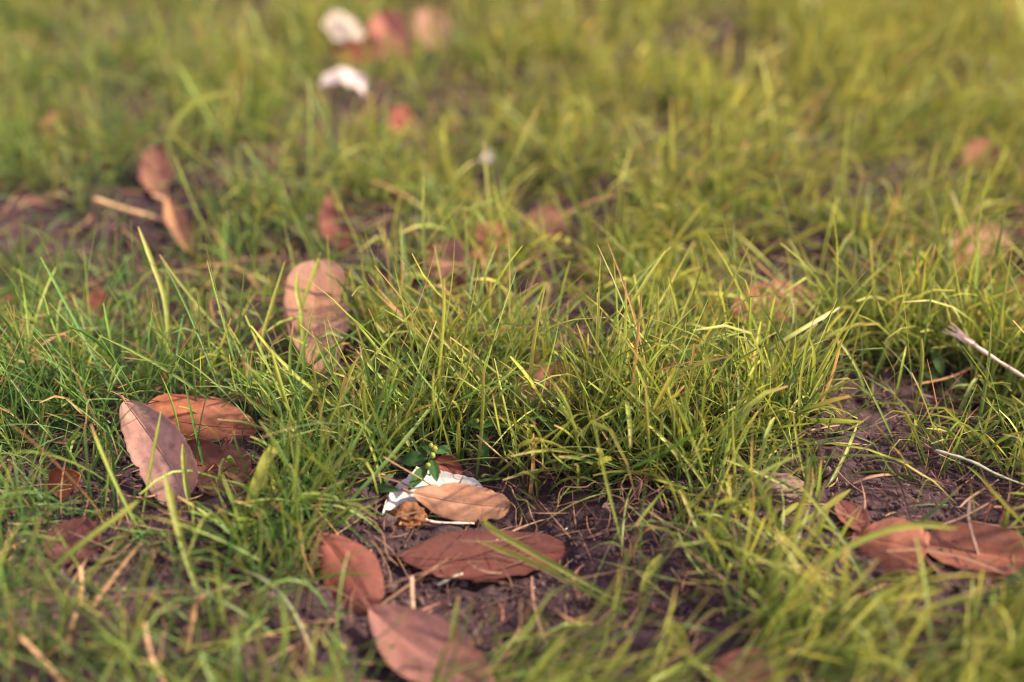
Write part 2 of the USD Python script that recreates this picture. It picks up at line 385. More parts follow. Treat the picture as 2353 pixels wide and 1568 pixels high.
dead_leaf('small reddish leaf at left beside a bent over blade', (185, 715, 0.004), (250, 680, 0.012), 0.014, (0.35, 0.13, 0.09), CAMW, clear=0.6)
dead_leaf('dull red leaf at the very left edge behind thin blades', (-20, 735, 0.004), (58, 690, 0.012), 0.014, (0.33, 0.14, 0.11), CAMW, clear=0.5)
dead_leaf('blurred reddish leaf standing upright above the broken straw', (365, 455, 0.0), (358, 335, None, 0.02), 0.024, (0.27, 0.125, 0.09), CAMW, clear=0.4)
dead_leaf('faint reddish leaf far back near the left edge', (128, 330, 0.0), (125, 255, None, 0.02), 0.02, (0.40, 0.15, 0.10), CAMW, clear=0.5)
dead_leaf('small dark red leaf poking out behind the white paper and weed', (1000, 1052, 0.012), (1058, 1100, 0.006), 0.0105, (0.20, 0.05, 0.04), (0.3, -0.7, 0.6), clear=0.7, stalk=False)
dead_leaf('reddish leaf out of focus on the bottom edge at right', (1640, 1530, 0.004), (1790, 1575, 0.004), 0.022, (0.27, 0.11, 0.085), (0, -0.3, 0.9), clear=0.4)
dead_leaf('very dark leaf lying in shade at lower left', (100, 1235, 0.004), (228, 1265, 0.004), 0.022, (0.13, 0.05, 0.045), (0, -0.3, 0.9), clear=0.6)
dead_leaf('dark reddish leaf scrap left of the brown leaf at lower right', (1925, 1150, 0.002), (1985, 1225, 0.006), 0.012, (0.2, 0.075, 0.06), (0, -0.5, 0.8), clear=0.6)
dead_leaf('pale peach leaf in the top right corner, out of focus', (2310, -10, 0.01), (2400, 40, 0.01), 0.05, (0.6, 0.36, 0.2), CAMW, clear=0.9)
dead_leaf('dark red leaf in the grass below the coral leaves', (915, 320, 0.0), (930, 245, None, 0.015), 0.017, (0.28, 0.075, 0.06), CAMW, clear=0.7)
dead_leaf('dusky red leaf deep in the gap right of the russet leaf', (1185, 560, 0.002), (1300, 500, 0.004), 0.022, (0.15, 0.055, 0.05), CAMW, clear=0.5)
dead_leaf('curled tan leaf hanging below the broken straw at left', (385, 455, 0.022), (445, 590, 0.004), 0.0125, (0.36, 0.19, 0.11), (0.3, -0.8, 0.5), cup=0.4, clear=0.75)
dead_leaf('brown leaf scrap at lower left of the yellow front tussock', (520, 1020, 0.004), (565, 1110, 0.004), 0.014, (0.2, 0.085, 0.06), (0, -0.4, 0.9), clear=0.3)

# ------------------------------------------------------------------ white scraps


def scrap(name, label, cat, outline, h, thick, colour, crumple, hint_px=None, clear=0.9, n=26, seed=1):
    """A torn sheet: outline measured in the picture, laid on the ground, crumpled, with a thickness."""
    pts = np.array([on_ground(px, py, hh) for px, py, hh in outline])
    from shapely.geometry import Polygon, Point
    a = pts.mean(0)
    poly = Polygon(pts[:, :2]).buffer(0)
    rr = np.random.default_rng(seed)
    per = [np.array(poly.exterior.interpolate(t, normalized=True).coords[0]) for t in np.linspace(0, 1, 70, endpoint=False)]
    per = np.array([p + rr.normal(0, 0.00018, 2) for p in per])
    x0, y0, x1, y1 = poly.bounds
    inner = [(x, y) for x in np.linspace(x0, x1, n) for y in np.linspace(y0, y1, n) if poly.buffer(-0.0009).contains(Point(x, y))]
    P2 = np.vstack([per, np.array(inner).reshape(-1, 2)])
    from scipy.spatial import Delaunay
    tri = Delaunay(P2).simplices
    poly2 = Polygon(per).buffer(1e-6)
    tri = np.array([t for t in tri if poly2.contains(Point(P2[t].mean(0)))])
    e1, e2 = P2[tri[:, 1]] - P2[tri[:, 0]], P2[tri[:, 2]] - P2[tri[:, 0]]
    flip = (e1[:, 0] * e2[:, 1] - e1[:, 1] * e2[:, 0]) < 0
    tri[flip] = tri[flip][:, ::-1]
    plane = np.linalg.lstsq(np.column_stack([pts[:, :2], np.ones(len(pts))]), pts[:, 2], rcond=None)[0]
    z = P2 @ plane[:2] + plane[2] + (meshkit.fbm(np.column_stack([P2 * 90, 0 * P2[:, :1]]), 2, seed) - 0.5) * crumple
    top = np.column_stack([P2, z])
    bot = top - [0, 0, thick]
    m = len(P2)
    k = np.arange(70)
    k2 = (k + 1) % 70
    rim = np.vstack([np.stack([k2, k, k + m], 1), np.stack([k2, k + m, k2 + m], 1)])
    v, f = np.vstack([top, bot]), np.vstack([tri, tri[:, ::-1] + m, rim])
    tone = 1 - 0.25 * meshkit.fbm(v * 300, 3, seed + 5)[:, None] ** 2 - np.clip(meshkit.fbm(v * 420 + 5, 3, seed + 9)[:, None] - 0.6, 0, 0.2) * np.array([2.2, 2.6, 3.2])
    root = put(name, (v - a, f), M_PAPER, None, np.asarray(colour) * tone)
    UsdGeom.Xformable(root).AddTranslateOp().Set(Gf.Vec3d(*map(float, a)))
    tag(root, label, cat)
    P = np.array([measured(p) for p in v])
    CLEAR.append((P[:, 0].min(), P[:, 1].min(), P[:, 0].max(), P[:, 1].max(), P[:, 2].mean(), clear))
    return root


scrap('paper_scrap', 'torn white scrap of paper under the light orange tan leaf', 'paper scrap',
      [(876, 1174, 0.003), (900, 1124, 0.006), (940, 1093, 0.009), (958, 1074, 0.010), (1010, 1080, 0.009), (1050, 1088, 0.008), (1095, 1096, 0.007), (1120, 1125, 0.004), (1050, 1150, 0.002), (960, 1160, 0.001), (925, 1172, 0.002)],
      0, 0.0004, (0.64, 0.625, 0.635), 0.0005, seed=3)
scrap('paper_scrap', 'cream white crumpled scrap above the coral leaf in the far grass', 'paper scrap',
      [(742, 55, 0.030), (757, 33, 0.035), (788, 32, 0.036), (818, 55, 0.032), (838, 85, 0.026), (825, 100, 0.024), (797, 96, 0.025), (764, 80, 0.026)],
      0, 0.002, (0.66, 0.58, 0.46), 0.012, seed=4)
scrap('paper_scrap', 'pinkish white crumpled scrap below the coral leaf in the far grass', 'paper scrap',
      [(732, 190, 0.022), (745, 160, 0.028), (788, 142, 0.030), (825, 152, 0.030), (843, 180, 0.026), (836, 208, 0.022), (812, 204, 0.021), (788, 194, 0.021), (752, 194, 0.02)],
      0, 0.002, (0.66, 0.56, 0.54), 0.012, seed=5)
scrap('paper_scrap', 'tiny white scrap behind crossed pale blades in the upper middle', 'paper scrap',
      [(1100, 372, 0.010), (1108, 352, 0.014), (1130, 348, 0.014), (1138, 368, 0.010), (1120, 380, 0.008)], 0, 0.001, (0.36, 0.33, 0.37), 0.004, seed=6)
scrap('white_petal', 'tiny white petal left of the dark red oval leaf', 'petal',
      [(694, 508, 0.012), (698, 494, 0.016), (708, 490, 0.016), (715, 500, 0.013), (708, 513, 0.010)], 0, 0.001, (0.85, 0.78, 0.70), 0.003, seed=7)

# ------------------------------------------------------------------ curled pod by the paper


def pod():
    c = on_ground(937, 1190, 0.002)
    k = depth_of(c) * K
    m = trimesh.creation.icosphere(4, 1.0)
    v = np.array(m.vertices)
    nz = meshkit.fbm(v * 2.2 + 4, 4, 31)
    ridge = 0.8 + 0.45 * meshkit.fbm(v * 5.0 + 2, 3, 61)
    v = v * (0.78 + 0.44 * nz)[:, None] * np.column_stack([ridge, ridge, np.ones(len(v))])
    v = v * [40 * k, 34 * k, 36 * k]
    v[:, 2] = np.maximum(v[:, 2], -0.2 * 36 * k)
    top = v[:, 2].max()
    dent = np.exp(-(((v[:, 0] - 6 * k) / (12 * k)) ** 2 + ((v[:, 1] + 14 * k) / (14 * k)) ** 2)) * (v[:, 2] > 0)
    v[:, 2] -= dent * 16 * k
    col = np.array([0.27, 0.11, 0.05]) * (0.25 + 1.5 * meshkit.fbm(v * 260, 4, 8)[:, None] ** 1.3) * (1 - 0.6 * dent[:, None])
    root = thing('seed_pod', 'curled brown dry seed pod beside the white paper scrap', 'seed pod', None, c)
    put('shell', (v, m.faces), M_DEAD, root, col)
    st = tube(spline([[20 * k, -10 * k, 6 * k], [34 * k, -16 * k, 2 * k], [52 * k, -14 * k, 1 * k]], 8), np.linspace(3.5, 2, 8) * k, 6)
    put('stalk', st, M_DEAD, root, (0.2, 0.09, 0.05))
    CLEAR.append((895, 1140, 985, 1205, depth_of(c), 0.85))


pod()

# ------------------------------------------------------------------ straws, twigs, roots


def px_path(points, lift=None, dd=0.0):
    """Points measured in the picture -> a line in the place. Each is (px, py, height); or, after the first, (px, py) at the first one's depth, receding dd in all."""
    first = on_ground(*points[0][:2], points[0][2] if len(points[0]) > 2 else 0.0)
    d0, out = depth_of(first), [first]
    for i, q in enumerate(points[1:], 1):
        out.append(on_ground(q[0], q[1], q[2]) if len(q) > 2 else at_depth(q[0], q[1], d0 + dd * i / (len(points) - 1)))
    return np.array(out)


def straw(label, points, width_px, colour, dd=0.0, cat='straw', name='straw', taper=0.8, frayed=False, squash=0.7):
    p = px_path(points, dd=dd)
    k = depth_of(p[0]) * K
    path = spline(p, 22)
    a = path[0].copy()
    rad = np.linspace(1, taper, 22) * width_px * 0.5 * k
    root = thing(name, label, cat, None, a)
    tone = 0.8 + 0.5 * meshkit.fbm(np.repeat(path, 6, 0) * 220 + np.tile(np.arange(6), 22)[:, None] * 0.8, 3, 4)
    tone = np.append(tone, [1, 1])[:, None]
    put('stem', tube(path - a, rad, 6, squash, int(points[0][0])), M_STRAW, root, np.asarray(colour) * tone)
    # joints along the stem
    for s in (0.28, 0.66):
        i = int(s * 21)
        t = path[i + 1] - path[i]
        t /= np.linalg.norm(t)
        seg = np.array([path[i] - t * rad[i] * u - a for u in (-0.9, -0.3, 0.3, 0.9)])
        put('joint', tube(seg, rad[i] * np.array([1.02, 1.22, 1.22, 1.02]), 6, squash, i), M_STRAW, root, np.asarray(colour) * 0.72)
    if frayed:
        r = np.random.default_rng(7)
        end, back = path[0] - a, path[6] - a
        ax = (end - back) / np.linalg.norm(end - back)
        sd = np.cross(ax, VIEW)
        for q in range(6):
            o = back + ax * 0.002 * r.uniform(0, 4) + sd * rad[0] * r.uniform(-0.8, 0.8)
            spread = (q - 2.5) / 2.5
            tip = end + ax * r.uniform(0.000, 0.009) + sd * spread * 0.0042 + VIEW * r.uniform(-0.002, 0.003)
            c = spline([o, (o + tip) / 2 + VIEW * 0.0012, tip], 8)[None]
            tt = np.gradient(c[0], axis=0)
            tt /= np.linalg.norm(tt, axis=1, keepdims=True)
            si = np.cross(tt, VIEW)[None]
            no = np.cross(si[0], tt)[None]
            rv, rf = ribbons(c, si, no, np.linspace(0.0021, 0.0007, 8)[None], 0.5)
            put('sheath_strip', (rv, rf), M_STRAW, root, np.asarray(colour) * r.uniform(0.8, 1.15))
    P = np.array([measured(x) for x in path])
    for s in range(0, 20, 5):
        q = P[s:s + 6]
        CLEAR.append((q[:, 0].min() - 8, q[:, 1].min() - 8, q[:, 0].max() + 8, q[:, 1].max() + 8, q[:, 2].mean(), 0.9 if frayed else 0.35))
    return root


PALE, BUFF, BROWN = (0.62, 0.46, 0.34), (0.60, 0.38, 0.20), (0.42, 0.24, 0.13)
straw('thick pale straw with a frayed split end reaching in from the right edge', [(2200, 768, 0.034), (2260, 808, 0.032), (2330, 853, 0.028), (2420, 908, 0.022)], 15, (0.66, 0.50, 0.40), frayed=True)
straw('tan broken straw lying slanted in the left grass', [(216, 458, 0.020), (290, 482, 0.020), (350, 498, 0.018), (400, 515, 0.016)], 14, (0.62, 0.40, 0.22))
straw('short bent tan straw end standing beside the curled tan leaf', [(415, 540, 0.0), (402, 500), (385, 465), (350, 448)], 16, (0.55, 0.33, 0.2))
straw('stubby tan straw stump at lower left, the upper of two', [(180, 1400, 0.0), (186, 1350), (184, 1302)], 13, (0.55, 0.33, 0.18), dd=0.0, taper=0.95)
straw('stubby tan straw stump at lower left, the lower and blurrier of two', [(150, 1510, 0.0), (160, 1455), (172, 1410)], 15, (0.58, 0.36, 0.2), taper=0.9)
straw('brown stalk leaning up to the right at lower left', [(205, 1400, 0.002), (265, 1320), (325, 1245)], 17, BROWN, dd=0.01, taper=0.55)
straw('blurred tan stalk slanting out of the bottom left corner', [(150, 1585, 0.004), (100, 1520), (45, 1462)], 18, (0.52, 0.31, 0.18), taper=0.7)
straw('thin tan stalk with a swollen pale tip at the bottom left', [(385, 1590, 0.0), (352, 1520), (338, 1470), (330, 1430)], 13, (0.55, 0.33, 0.2), taper=1.2)
straw('short brown dry stem with a ragged top at lower left', [(428, 1500, 0.0), (438, 1440), (448, 1390), (470, 1370)], 12, BROWN, taper=1.3)
straw('grey green bleached stem arching over the lower left soil', [(530, 1300, 0.004), (600, 1330, 0.016), (660, 1385, 0.012), (720, 1500, 0.002)], 13, (0.19, 0.21, 0.12), taper=0.8)
straw('pale dry straw standing by the left end of the maroon leaf', [(960, 1460, 0.0), (948, 1390), (945, 1325)], 13, (0.52, 0.36, 0.27), taper=0.8)
straw('tiny bleached straw piece in the dark soil below the maroon leaf', [(1005, 1345, 0.003), (1035, 1330, 0.005), (1062, 1318, 0.005)], 10, (0.42, 0.42, 0.38), taper=0.9)
straw('white thin straw lying between the orange tan leaf and maroon leaf', [(965, 1188, 0.003), (1000, 1200, 0.004), (1090, 1203, 0.004)], 8, (0.66, 0.52, 0.48), taper=0.8)
straw('thin pale twig upright over the reddish leaf at right', [(2255, 1300, 0.0), (2240, 1250), (2225, 1190), (2228, 1150)], 8, (0.45, 0.32, 0.28), taper=0.8)
straw('brown twig lying slanted across the soil above the reddish leaf', [(2155, 1210, 0.004), (2220, 1185, 0.006), (2300, 1140, 0.010)], 8, (0.36, 0.21, 0.14), taper=0.7)
straw('long thin pinkish twig low on the soil at right', [(2105, 905, 0.003), (2150, 915, 0.004), (2200, 918, 0.004), (2265, 930, 0.003)], 7, (0.40, 0.25, 0.21))
straw('orange dry stem lying across the far right soil', [(2100, 885, 0.010), (2180, 868, 0.012), (2240, 842, 0.010)], 8, (0.45, 0.24, 0.13))
straw('grey bleached grass stem curving in at the right edge', [(2150, 1035, 0.014), (2230, 1060, 0.016), (2290, 1090, 0.012), (2380, 1125, 0.006)], 9, (0.42, 0.42, 0.32))
straw('brown curled tendril ring on the soil by the right edge', [(2262, 1200, 0.002), (2278, 1150, 0.010), (2298, 1140, 0.012), (2306, 1175, 0.006), (2296, 1205, 0.002)], 8, (0.33, 0.15, 0.09))
straw('dry stem slanting over the right tussock, reddish at its foot', [(1000, 1120, 0.004), (940, 1085, 0.02), (880, 1050, 0.03)], 5, (0.4, 0.28, 0.16), name='straw')
straw('buff dry stem leaning against the paper from behind the weed', [(1185, 1078, 0.006), (1140, 1040, 0.018), (1095, 1000, 0.026)], 7, (0.5, 0.36, 0.18))

root_tangle = thing('root_tangle', 'tangle of wiry tan roots over the bare soil right of the orange tan leaf', 'roots', None, on_ground(1330, 1180))
_a = on_ground(1330, 1180)
ROOTS = [[(1305, 1105, .004), (1310, 1085, .010), (1345, 1070, .014), (1400, 1075, .012), (1450, 1068, .008)],
         [(1318, 1215, .001), (1330, 1180, .008), (1360, 1145, .014), (1395, 1135, .014)],
         [(1395, 1135, .014), (1430, 1150, .010), (1455, 1160, .008), (1510, 1155, .004)],
         [(1440, 1290, .001), (1452, 1250, .003), (1430, 1205, .004), (1400, 1190, .006), (1340, 1200, .003)],
         [(1470, 1140, .008), (1478, 1110, .012), (1460, 1085, .014), (1470, 1050, .010)],
         [(1430, 1185, .003), (1445, 1160, .010), (1480, 1152, .010), (1530, 1190, .003)],
         [(1380, 1230, .001), (1398, 1200, .006), (1392, 1170, .010), (1402, 1140, .012)],
         [(1270, 1180, .002), (1290, 1130, .010), (1340, 1120, .012), (1400, 1110, .010), (1500, 1100, .004)],
         [(1120, 1140, .004), (1175, 1160, .010), (1190, 1210, .006), (1200, 1245, .001)],
         [(1160, 1120, .010), (1205, 1150, .012), (1225, 1200, .006), (1235, 1240, .001)],
         [(1540, 1200, .002), (1520, 1140, .012), (1470, 1110, .016), (1420, 1085, .012)],
         [(1500, 1190, .002), (1490, 1150, .009), (1520, 1120, .012), (1550, 1100, .004)],
         [(830, 1215, .004), (870, 1240, .008), (905, 1270, .006), (940, 1330, .002)],
         [(830, 1240, .003), (860, 1250, .010), (890, 1300, .004), (900, 1340, .001)],
         [(860, 1200, .004), (880, 1230, .012), (890, 1275, .010), (915, 1300, .003)]]
for k_, rt in enumerate(ROOTS[:12]):
    p_ = spline(px_path(rt), 24)
    p_ += (np.stack([meshkit.noise(p_ * 220, k_ + q_) for q_ in (0, 50, 90)], 1) - 0.5) * 0.004
    put('root', tube(p_ - _a, np.linspace(1, 0.5, 24) * (0.00020 + 0.00004 * (k_ * 7 % 5)), 5, 1, k_), M_STRAW, root_tangle, np.array([0.33, 0.19, 0.12]) * (0.6 + 0.06 * k_))
_b = on_ground(880, 1260)
rt2 = thing('root_tangle', 'few wiry brown roots between the two maroon leaves', 'roots', None, _b)
for k_, rt in enumerate(ROOTS[12:]):
    p_ = spline(px_path(rt), 20)
    put('root', tube(p_ - _b, np.linspace(1, 0.7, 20) * 0.0003, 5, 1, k_), M_STRAW, rt2, (0.33, 0.19, 0.13))

# ------------------------------------------------------------------ weeds


def small_leaf(base, tip, width, normal, colour, fold=0.25, droop=0.1, nu=12, nv=7, widest=0.5, blunt=0.8):
    t = tip - base
    L = np.linalg.norm(t)
    t = t / L
    n = normal - (normal @ t) * t
    n /= np.linalg.norm(n)
    s = np.cross(n, t)
    u, q = np.linspace(0, 1, nu), np.linspace(-1, 1, nv)
    U, S = np.meshgrid(u, q, indexing='ij')
    hw = 0.5 * width * (np.sin(np.pi * np.clip(U, 0.0, 1) ** (math.log(0.5) / math.log(widest))) ** blunt + 0.02)
    z = fold * hw * np.abs(S) + droop * L * np.sin(U * np.pi)
    v = base + U[..., None] * L * t + (S * hw)[..., None] * s + z[..., None] * n
    c = np.asarray(colour) * (0.85 + 0.3 * meshkit.noise(np.stack([U * 6, S * 3, 0 * U], -1), int(width * 1e5)))[..., None]
    c = c * (1 + 0.35 * np.exp(-(S / 0.12) ** 2))[..., None]
    ii, jj = np.meshgrid(np.arange(nu - 1), np.arange(nv - 1), indexing='ij')
    f = np.stack([ii * nv + jj, (ii + 1) * nv + jj, (ii + 1) * nv + jj + 1, ii * nv + jj + 1], -1).reshape(-1, 4)
    return (v.reshape(-1, 3), f), c.reshape(-1, 3)


def weed(label, foot, stem, leaves, buds, colour, cat='weed', stem_w=4):
    b = on_ground(*foot, 0.0)
    d0 = depth_of(b)
    k = d0 * K
    root = thing('weed', label, cat, None, b)
    path = np.array([b] + [at_depth(x, y, d0 + dz) for x, y, dz in stem])
    put('stem', tube(spline(path, 14) - b, np.linspace(stem_w, stem_w * 0.6, 14) * 0.5 * k, 6), M_WEED, root, np.asarray(colour) * 1.3)
    for (x0, y0, x1, y1, dz0, dz1, w) in leaves:
        p, q = at_depth(x0, y0, d0 + dz0), at_depth(x1, y1, d0 + dz1)
        m, c = small_leaf(p - b, q - b, w * k, VIEW + 0.4 * np.array([0.2, 0, 1]), colour)
        put('leaf', m, M_WEED, root, c)
    for (x, y, dz, r) in buds:
        m = trimesh.creation.icosphere(2, 1.0)
        v = np.array(m.vertices) * r * k * (0.85 + 0.3 * meshkit.noise(np.array(m.vertices) * 2.5, int(x)))[:, None] * [0.9, 0.9, 1.15] + at_depth(x, y, d0 + dz) - b
        put('bud', (v, m.faces), M_WEED, root, (0.32, 0.34, 0.07))
    xs = [l for lf in leaves for l in (lf[0], lf[2])]
    ys = [l for lf in leaves for l in (lf[1], lf[3])]
    CLEAR.append((min(xs) - 5, min(ys) - 5, max(xs) + 5, max(ys) + 5, d0 - 0.01, 0.8))


DARKG = (0.042, 0.095, 0.030)
weed('dark green broad leaved weed with yellow buds hanging over the white paper', (985, 1128), [(988, 1085, -0.004), (985, 1060, -0.006), (990, 1040, -0.006)],
     [(984, 1052, 920, 1060, -0.006, -0.004, 34), (992, 1056, 1004, 1108, -0.008, -0.016, 24), (984, 1068, 938, 1128, -0.008, -0.016, 26), (990, 1045, 975, 1018, -0.006, 0.004, 22),
      (996, 1042, 1035, 1030, -0.006, 0.002, 20), (990, 1075, 1000, 1100, 0.0, 0.006, 18)],
     [(994, 1047, -0.009, 7), (984, 1072, -0.011, 8), (999, 1032, -0.008, 7), (990, 1024, -0.006, 6)], DARKG)
weed('dark green trailing weed leaves at the left end of the white paper', (848, 1135), [(858, 1120, -0.002), (878, 1118, -0.004)],
     [(850, 1122, 922, 1128, -0.004, -0.014, 19), (862, 1118, 905, 1092, -0.002, 0.004, 16), (848, 1124, 820, 1108, 0, 0.002, 15)], [], DARKG)
weed('single broad leaf weed hanging in the tussock right of the yellow buds', (1125, 1090), [(1122, 1040, 0.0), (1112, 1000, -0.003), (1108, 985, -0.004)],
     [(1109, 990, 1112, 1066, -0.006, -0.010, 26), (1105, 988, 1075, 960, 0, 0.004, 16), (1108, 985, 1140, 962, 0, 0.004, 16)], [(1097, 968, -0.004, 5), (1108, 970, -0.004, 6)], (0.06, 0.13, 0.035))
weed('broad leaved weed beside the frayed straw in the right grass', (2175, 900), [(2172, 880, 0), (2165, 868, -0.002)],
     [(2165, 870, 2232, 892, -0.004, -0.010, 32), (2166, 868, 2140, 800, -0.002, 0.004, 26), (2160, 872, 2118, 858, -0.004, -0.006, 20)], [], (0.06, 0.12, 0.04))

# ------------------------------------------------------------------ grass
SEG = 7


def grow(base, azim, th0, curv, length, width, kink_at, kink, twist, tipcol, rootcol, dry, blunt, rng):
    """Blades as folded strips; all arguments are arrays, one value per blade."""
    N = len(base)
    s = np.linspace(0, 1, SEG)[None]
    th = th0[:, None] + curv[:, None] * s ** 1.4 + kink[:, None] / (1 + np.exp(-(s - kink_at[:, None]) * 40))
    az_ = azim[:, None] + twist[:, None] * s
    t = np.stack([np.sin(th) * np.sin(az_), np.sin(th) * np.cos(az_), np.cos(th)], -1)
    step = (length / (SEG - 1))[:, None, None]
    mid = 0.5 * (t[:, 1:] + t[:, :-1]) * step
    c = base[:, None] + np.concatenate([np.zeros((N, 1, 3)), np.cumsum(mid, 1)], 1)
    flat = np.stack([np.cos(az_), -np.sin(az_), 0 * az_], -1)
    nrm = np.cross(flat, t)
    spin = rng.uniform(-1.2, 1.2, N)[:, None, None] + rng.uniform(-1, 1, N)[:, None, None] * s[..., None]
    side = flat * np.cos(spin) + nrm * np.sin(spin)
    nrm = np.cross(side, t)
    prof = np.minimum(1.0, 0.7 + s * 1.2) * np.clip((1 - s) * (2.2 + 5 * blunt[:, None]), 0.0, 1) ** 0.8
    prof = np.maximum(prof, 0.06 + 0.5 * blunt[:, None] * (s == 1))
    w = width[:, None] * prof
    v, f = ribbons(c, side, nrm, w, 0.35)
    mixv = (s ** 0.8)[..., None]
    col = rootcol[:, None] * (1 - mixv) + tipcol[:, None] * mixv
    dried = np.clip((s - (1 - dry[:, None])) * 10, 0, 1)[..., None]
    col = col * (1 - dried) + np.array([0.46, 0.28, 0.14]) * dried
    col = np.repeat(col[:, :, None], 3, 2)
    col[:, :, 1] *= 1.15
    # a blade never dips into the soil
    return v, f, col.reshape(-1, 3), c


def pack(parts):
    v, f, c, n = [], [], [], 0
    for a, b, d in parts:
        v.append(a), f.append(b + n), c.append(d)
        n += len(a)
    return np.vstack(v), np.vstack(f), np.vstack(c)


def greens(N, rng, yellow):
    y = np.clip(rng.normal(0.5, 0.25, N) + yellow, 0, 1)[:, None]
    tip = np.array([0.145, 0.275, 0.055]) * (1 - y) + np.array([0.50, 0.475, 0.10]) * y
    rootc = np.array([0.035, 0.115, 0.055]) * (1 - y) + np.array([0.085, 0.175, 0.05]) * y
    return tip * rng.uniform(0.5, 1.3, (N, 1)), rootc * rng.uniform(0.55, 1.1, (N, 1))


rng = np.random.default_rng(5)
# tufts over the part of the lawn the lens sees and a margin round it
T = 74000
ty = rng.uniform(0.26, 1.75, T)
tx = rng.uniform(-1, 1, T) * (0.36 * (ty * cp + CAM_H * sp) + 0.22)
keepw = (0.36 * (ty * cp + CAM_H * sp) + 0.22) / 0.85
ok = rng.uniform(0, 1, T) < keepw
tx, ty = tx[ok], ty[ok]
tz = ground_z(tx, ty)
tp = np.stack([tx, ty, tz], 1)
mx, my, mz = measured_arrays = [np.array(a) for a in zip(*[measured(p) for p in tp])]
cx, cy = np.clip(mx, 0, W2), np.clip(my, 0, H2)
clump = 0.5 * meshkit.fbm(tp * 30.0, 2, 77) + 0.5 * meshkit.noise(tp * 15.0 + 3.3, 78)
dens = (0.66 - 0.06 * np.clip((700 - cy) / 700, 0, 1) + 0.62 * field(DENSE, cx, cy)) * np.clip(0.04 + 5.0 * (clump - 0.37), 0.03, 2.0)
ok = rng.uniform(0, 2.2, len(tp)) < dens
tp, mx, my, mz, cx, cy, dens = tp[ok], mx[ok], my[ok], mz[ok], cx[ok], cy[ok], dens[ok]
per = rng.integers(3, 9, len(tp))
idx = np.repeat(np.arange(len(tp)), per)
N = len(idx)
base = tp[idx] + np.column_stack([rng.normal(0, 0.0035, N), rng.normal(0, 0.0035, N), np.full(N, -0.002)])
lean = field(LEAN, cx, cy)[idx]
spread = np.where(cy[idx] > 1150, 0.5, 0.44)
lx = rng.normal(0, spread, N) + lean
ly = rng.normal(0, 0.30, N) - 0.02
azim = np.arctan2(lx, ly)
th0 = np.clip(np.hypot(lx, ly), 0.02, 1.35)
low = rng.uniform(0, 1, N) < 0.16
th0 = np.where(low, rng.uniform(0.9, 1.45, N), th0)
curv = np.abs(rng.normal(0.35, 0.5, N)) * rng.choice([1, 1, 1, -0.6], N)
length = np.clip(rng.lognormal(math.log(0.042), 0.36, N), 0.012, 0.088) * np.clip(0.85 + 0.16 * dens[idx], 0.75, 1.15)
width = np.clip(rng.normal(0.00138, 0.0005, N), 0.0006, 0.0032)
width = width * (1 - 0.3 * np.exp(-((mx[idx] - 150) / 550) ** 2))
thin = rng.uniform(0, 1, N) < 0.36
width = np.where(thin, rng.uniform(0.0005, 0.0009, N), width)
th0 = np.where(thin, np.clip(th0 + np.abs(rng.normal(0, 0.35, N)), 0, 1.45), th0)
kinked = rng.uniform(0, 1, N) < 0.28
kink = np.where(kinked, rng.uniform(0.5, 1.9, N), 0)
kink_at = rng.uniform(0.35, 0.8, N)
twist = rng.normal(0, 0.35, N)
yellow = (field([(1900, 150, 800, 330, 0.5), (1750, 850, 400, 200, 0.14), (1100, 850, 300, 200, 0.10), (150, 1050, 450, 450, -0.42), (2000, 1480, 400, 150, 0.35)], cx, cy))[idx]  # warm glow at upper right and cool shade at left, painted into blade colour
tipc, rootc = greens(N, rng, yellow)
dry = np.where(rng.uniform(0, 1, N) < 0.6, rng.uniform(0.0, 0.2, N), 0.0)
wholly = rng.uniform(0, 1, N) < 0.03
dry = np.where(wholly, 1.0, dry)
blunt = (rng.uniform(0, 1, N) < 0.6) * rng.uniform(0.4, 1.0, N)
tipc = np.where(thin[:, None], tipc * [0.6, 0.75, 0.95], tipc)
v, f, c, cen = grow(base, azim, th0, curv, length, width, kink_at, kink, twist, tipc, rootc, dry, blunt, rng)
# leave out blades that would stand before the things the photograph shows uncovered, and blades that dive into the soil
Pm = cen.reshape(-1, 3)
q = Pm - EYE
dz = q @ FWD
ax_, ay_ = (W2 / 2 + (q @ RIGHT) / dz / K).reshape(N, SEG), (H2 / 2 - (q @ UP) / dz / K).reshape(N, SEG)
dz = dz.reshape(N, SEG)
drop = np.zeros(N, bool)
for (x0, y0, x1, y1, d, p) in CLEAR:
    ex, ey = 0.07 * (x1 - x0), 0.07 * (y1 - y0)
    hit = ((ax_ > x0 + ex) & (ax_ < x1 - ex) & (ay_ > y0 + ey) & (ay_ < y1 - ey) & (dz < d + 0.008)).sum(1) >= 1
    drop |= hit & (rng.uniform(0, 1, N) < p)
zmin = (cen[..., 2] - ground_z(cen[..., 0], cen[..., 1]))[:, 2:].min(1)
drop |= zmin < -0.001
drop |= (dz < 0.12).any(1)
keep = ~drop
vk = np.repeat(keep, SEG * 3)
new = np.cumsum(vk) - 1
fk = f[vk[f[:, 0]]]
grass_v, grass_f, grass_c = v[vk], new[fk], c[vk]
tag(put('grass', (grass_v, grass_f), M_GRASS, None, grass_c), 'fresh green lawn grass with many thin upright and bent blades', 'grass', None, 'stuff')

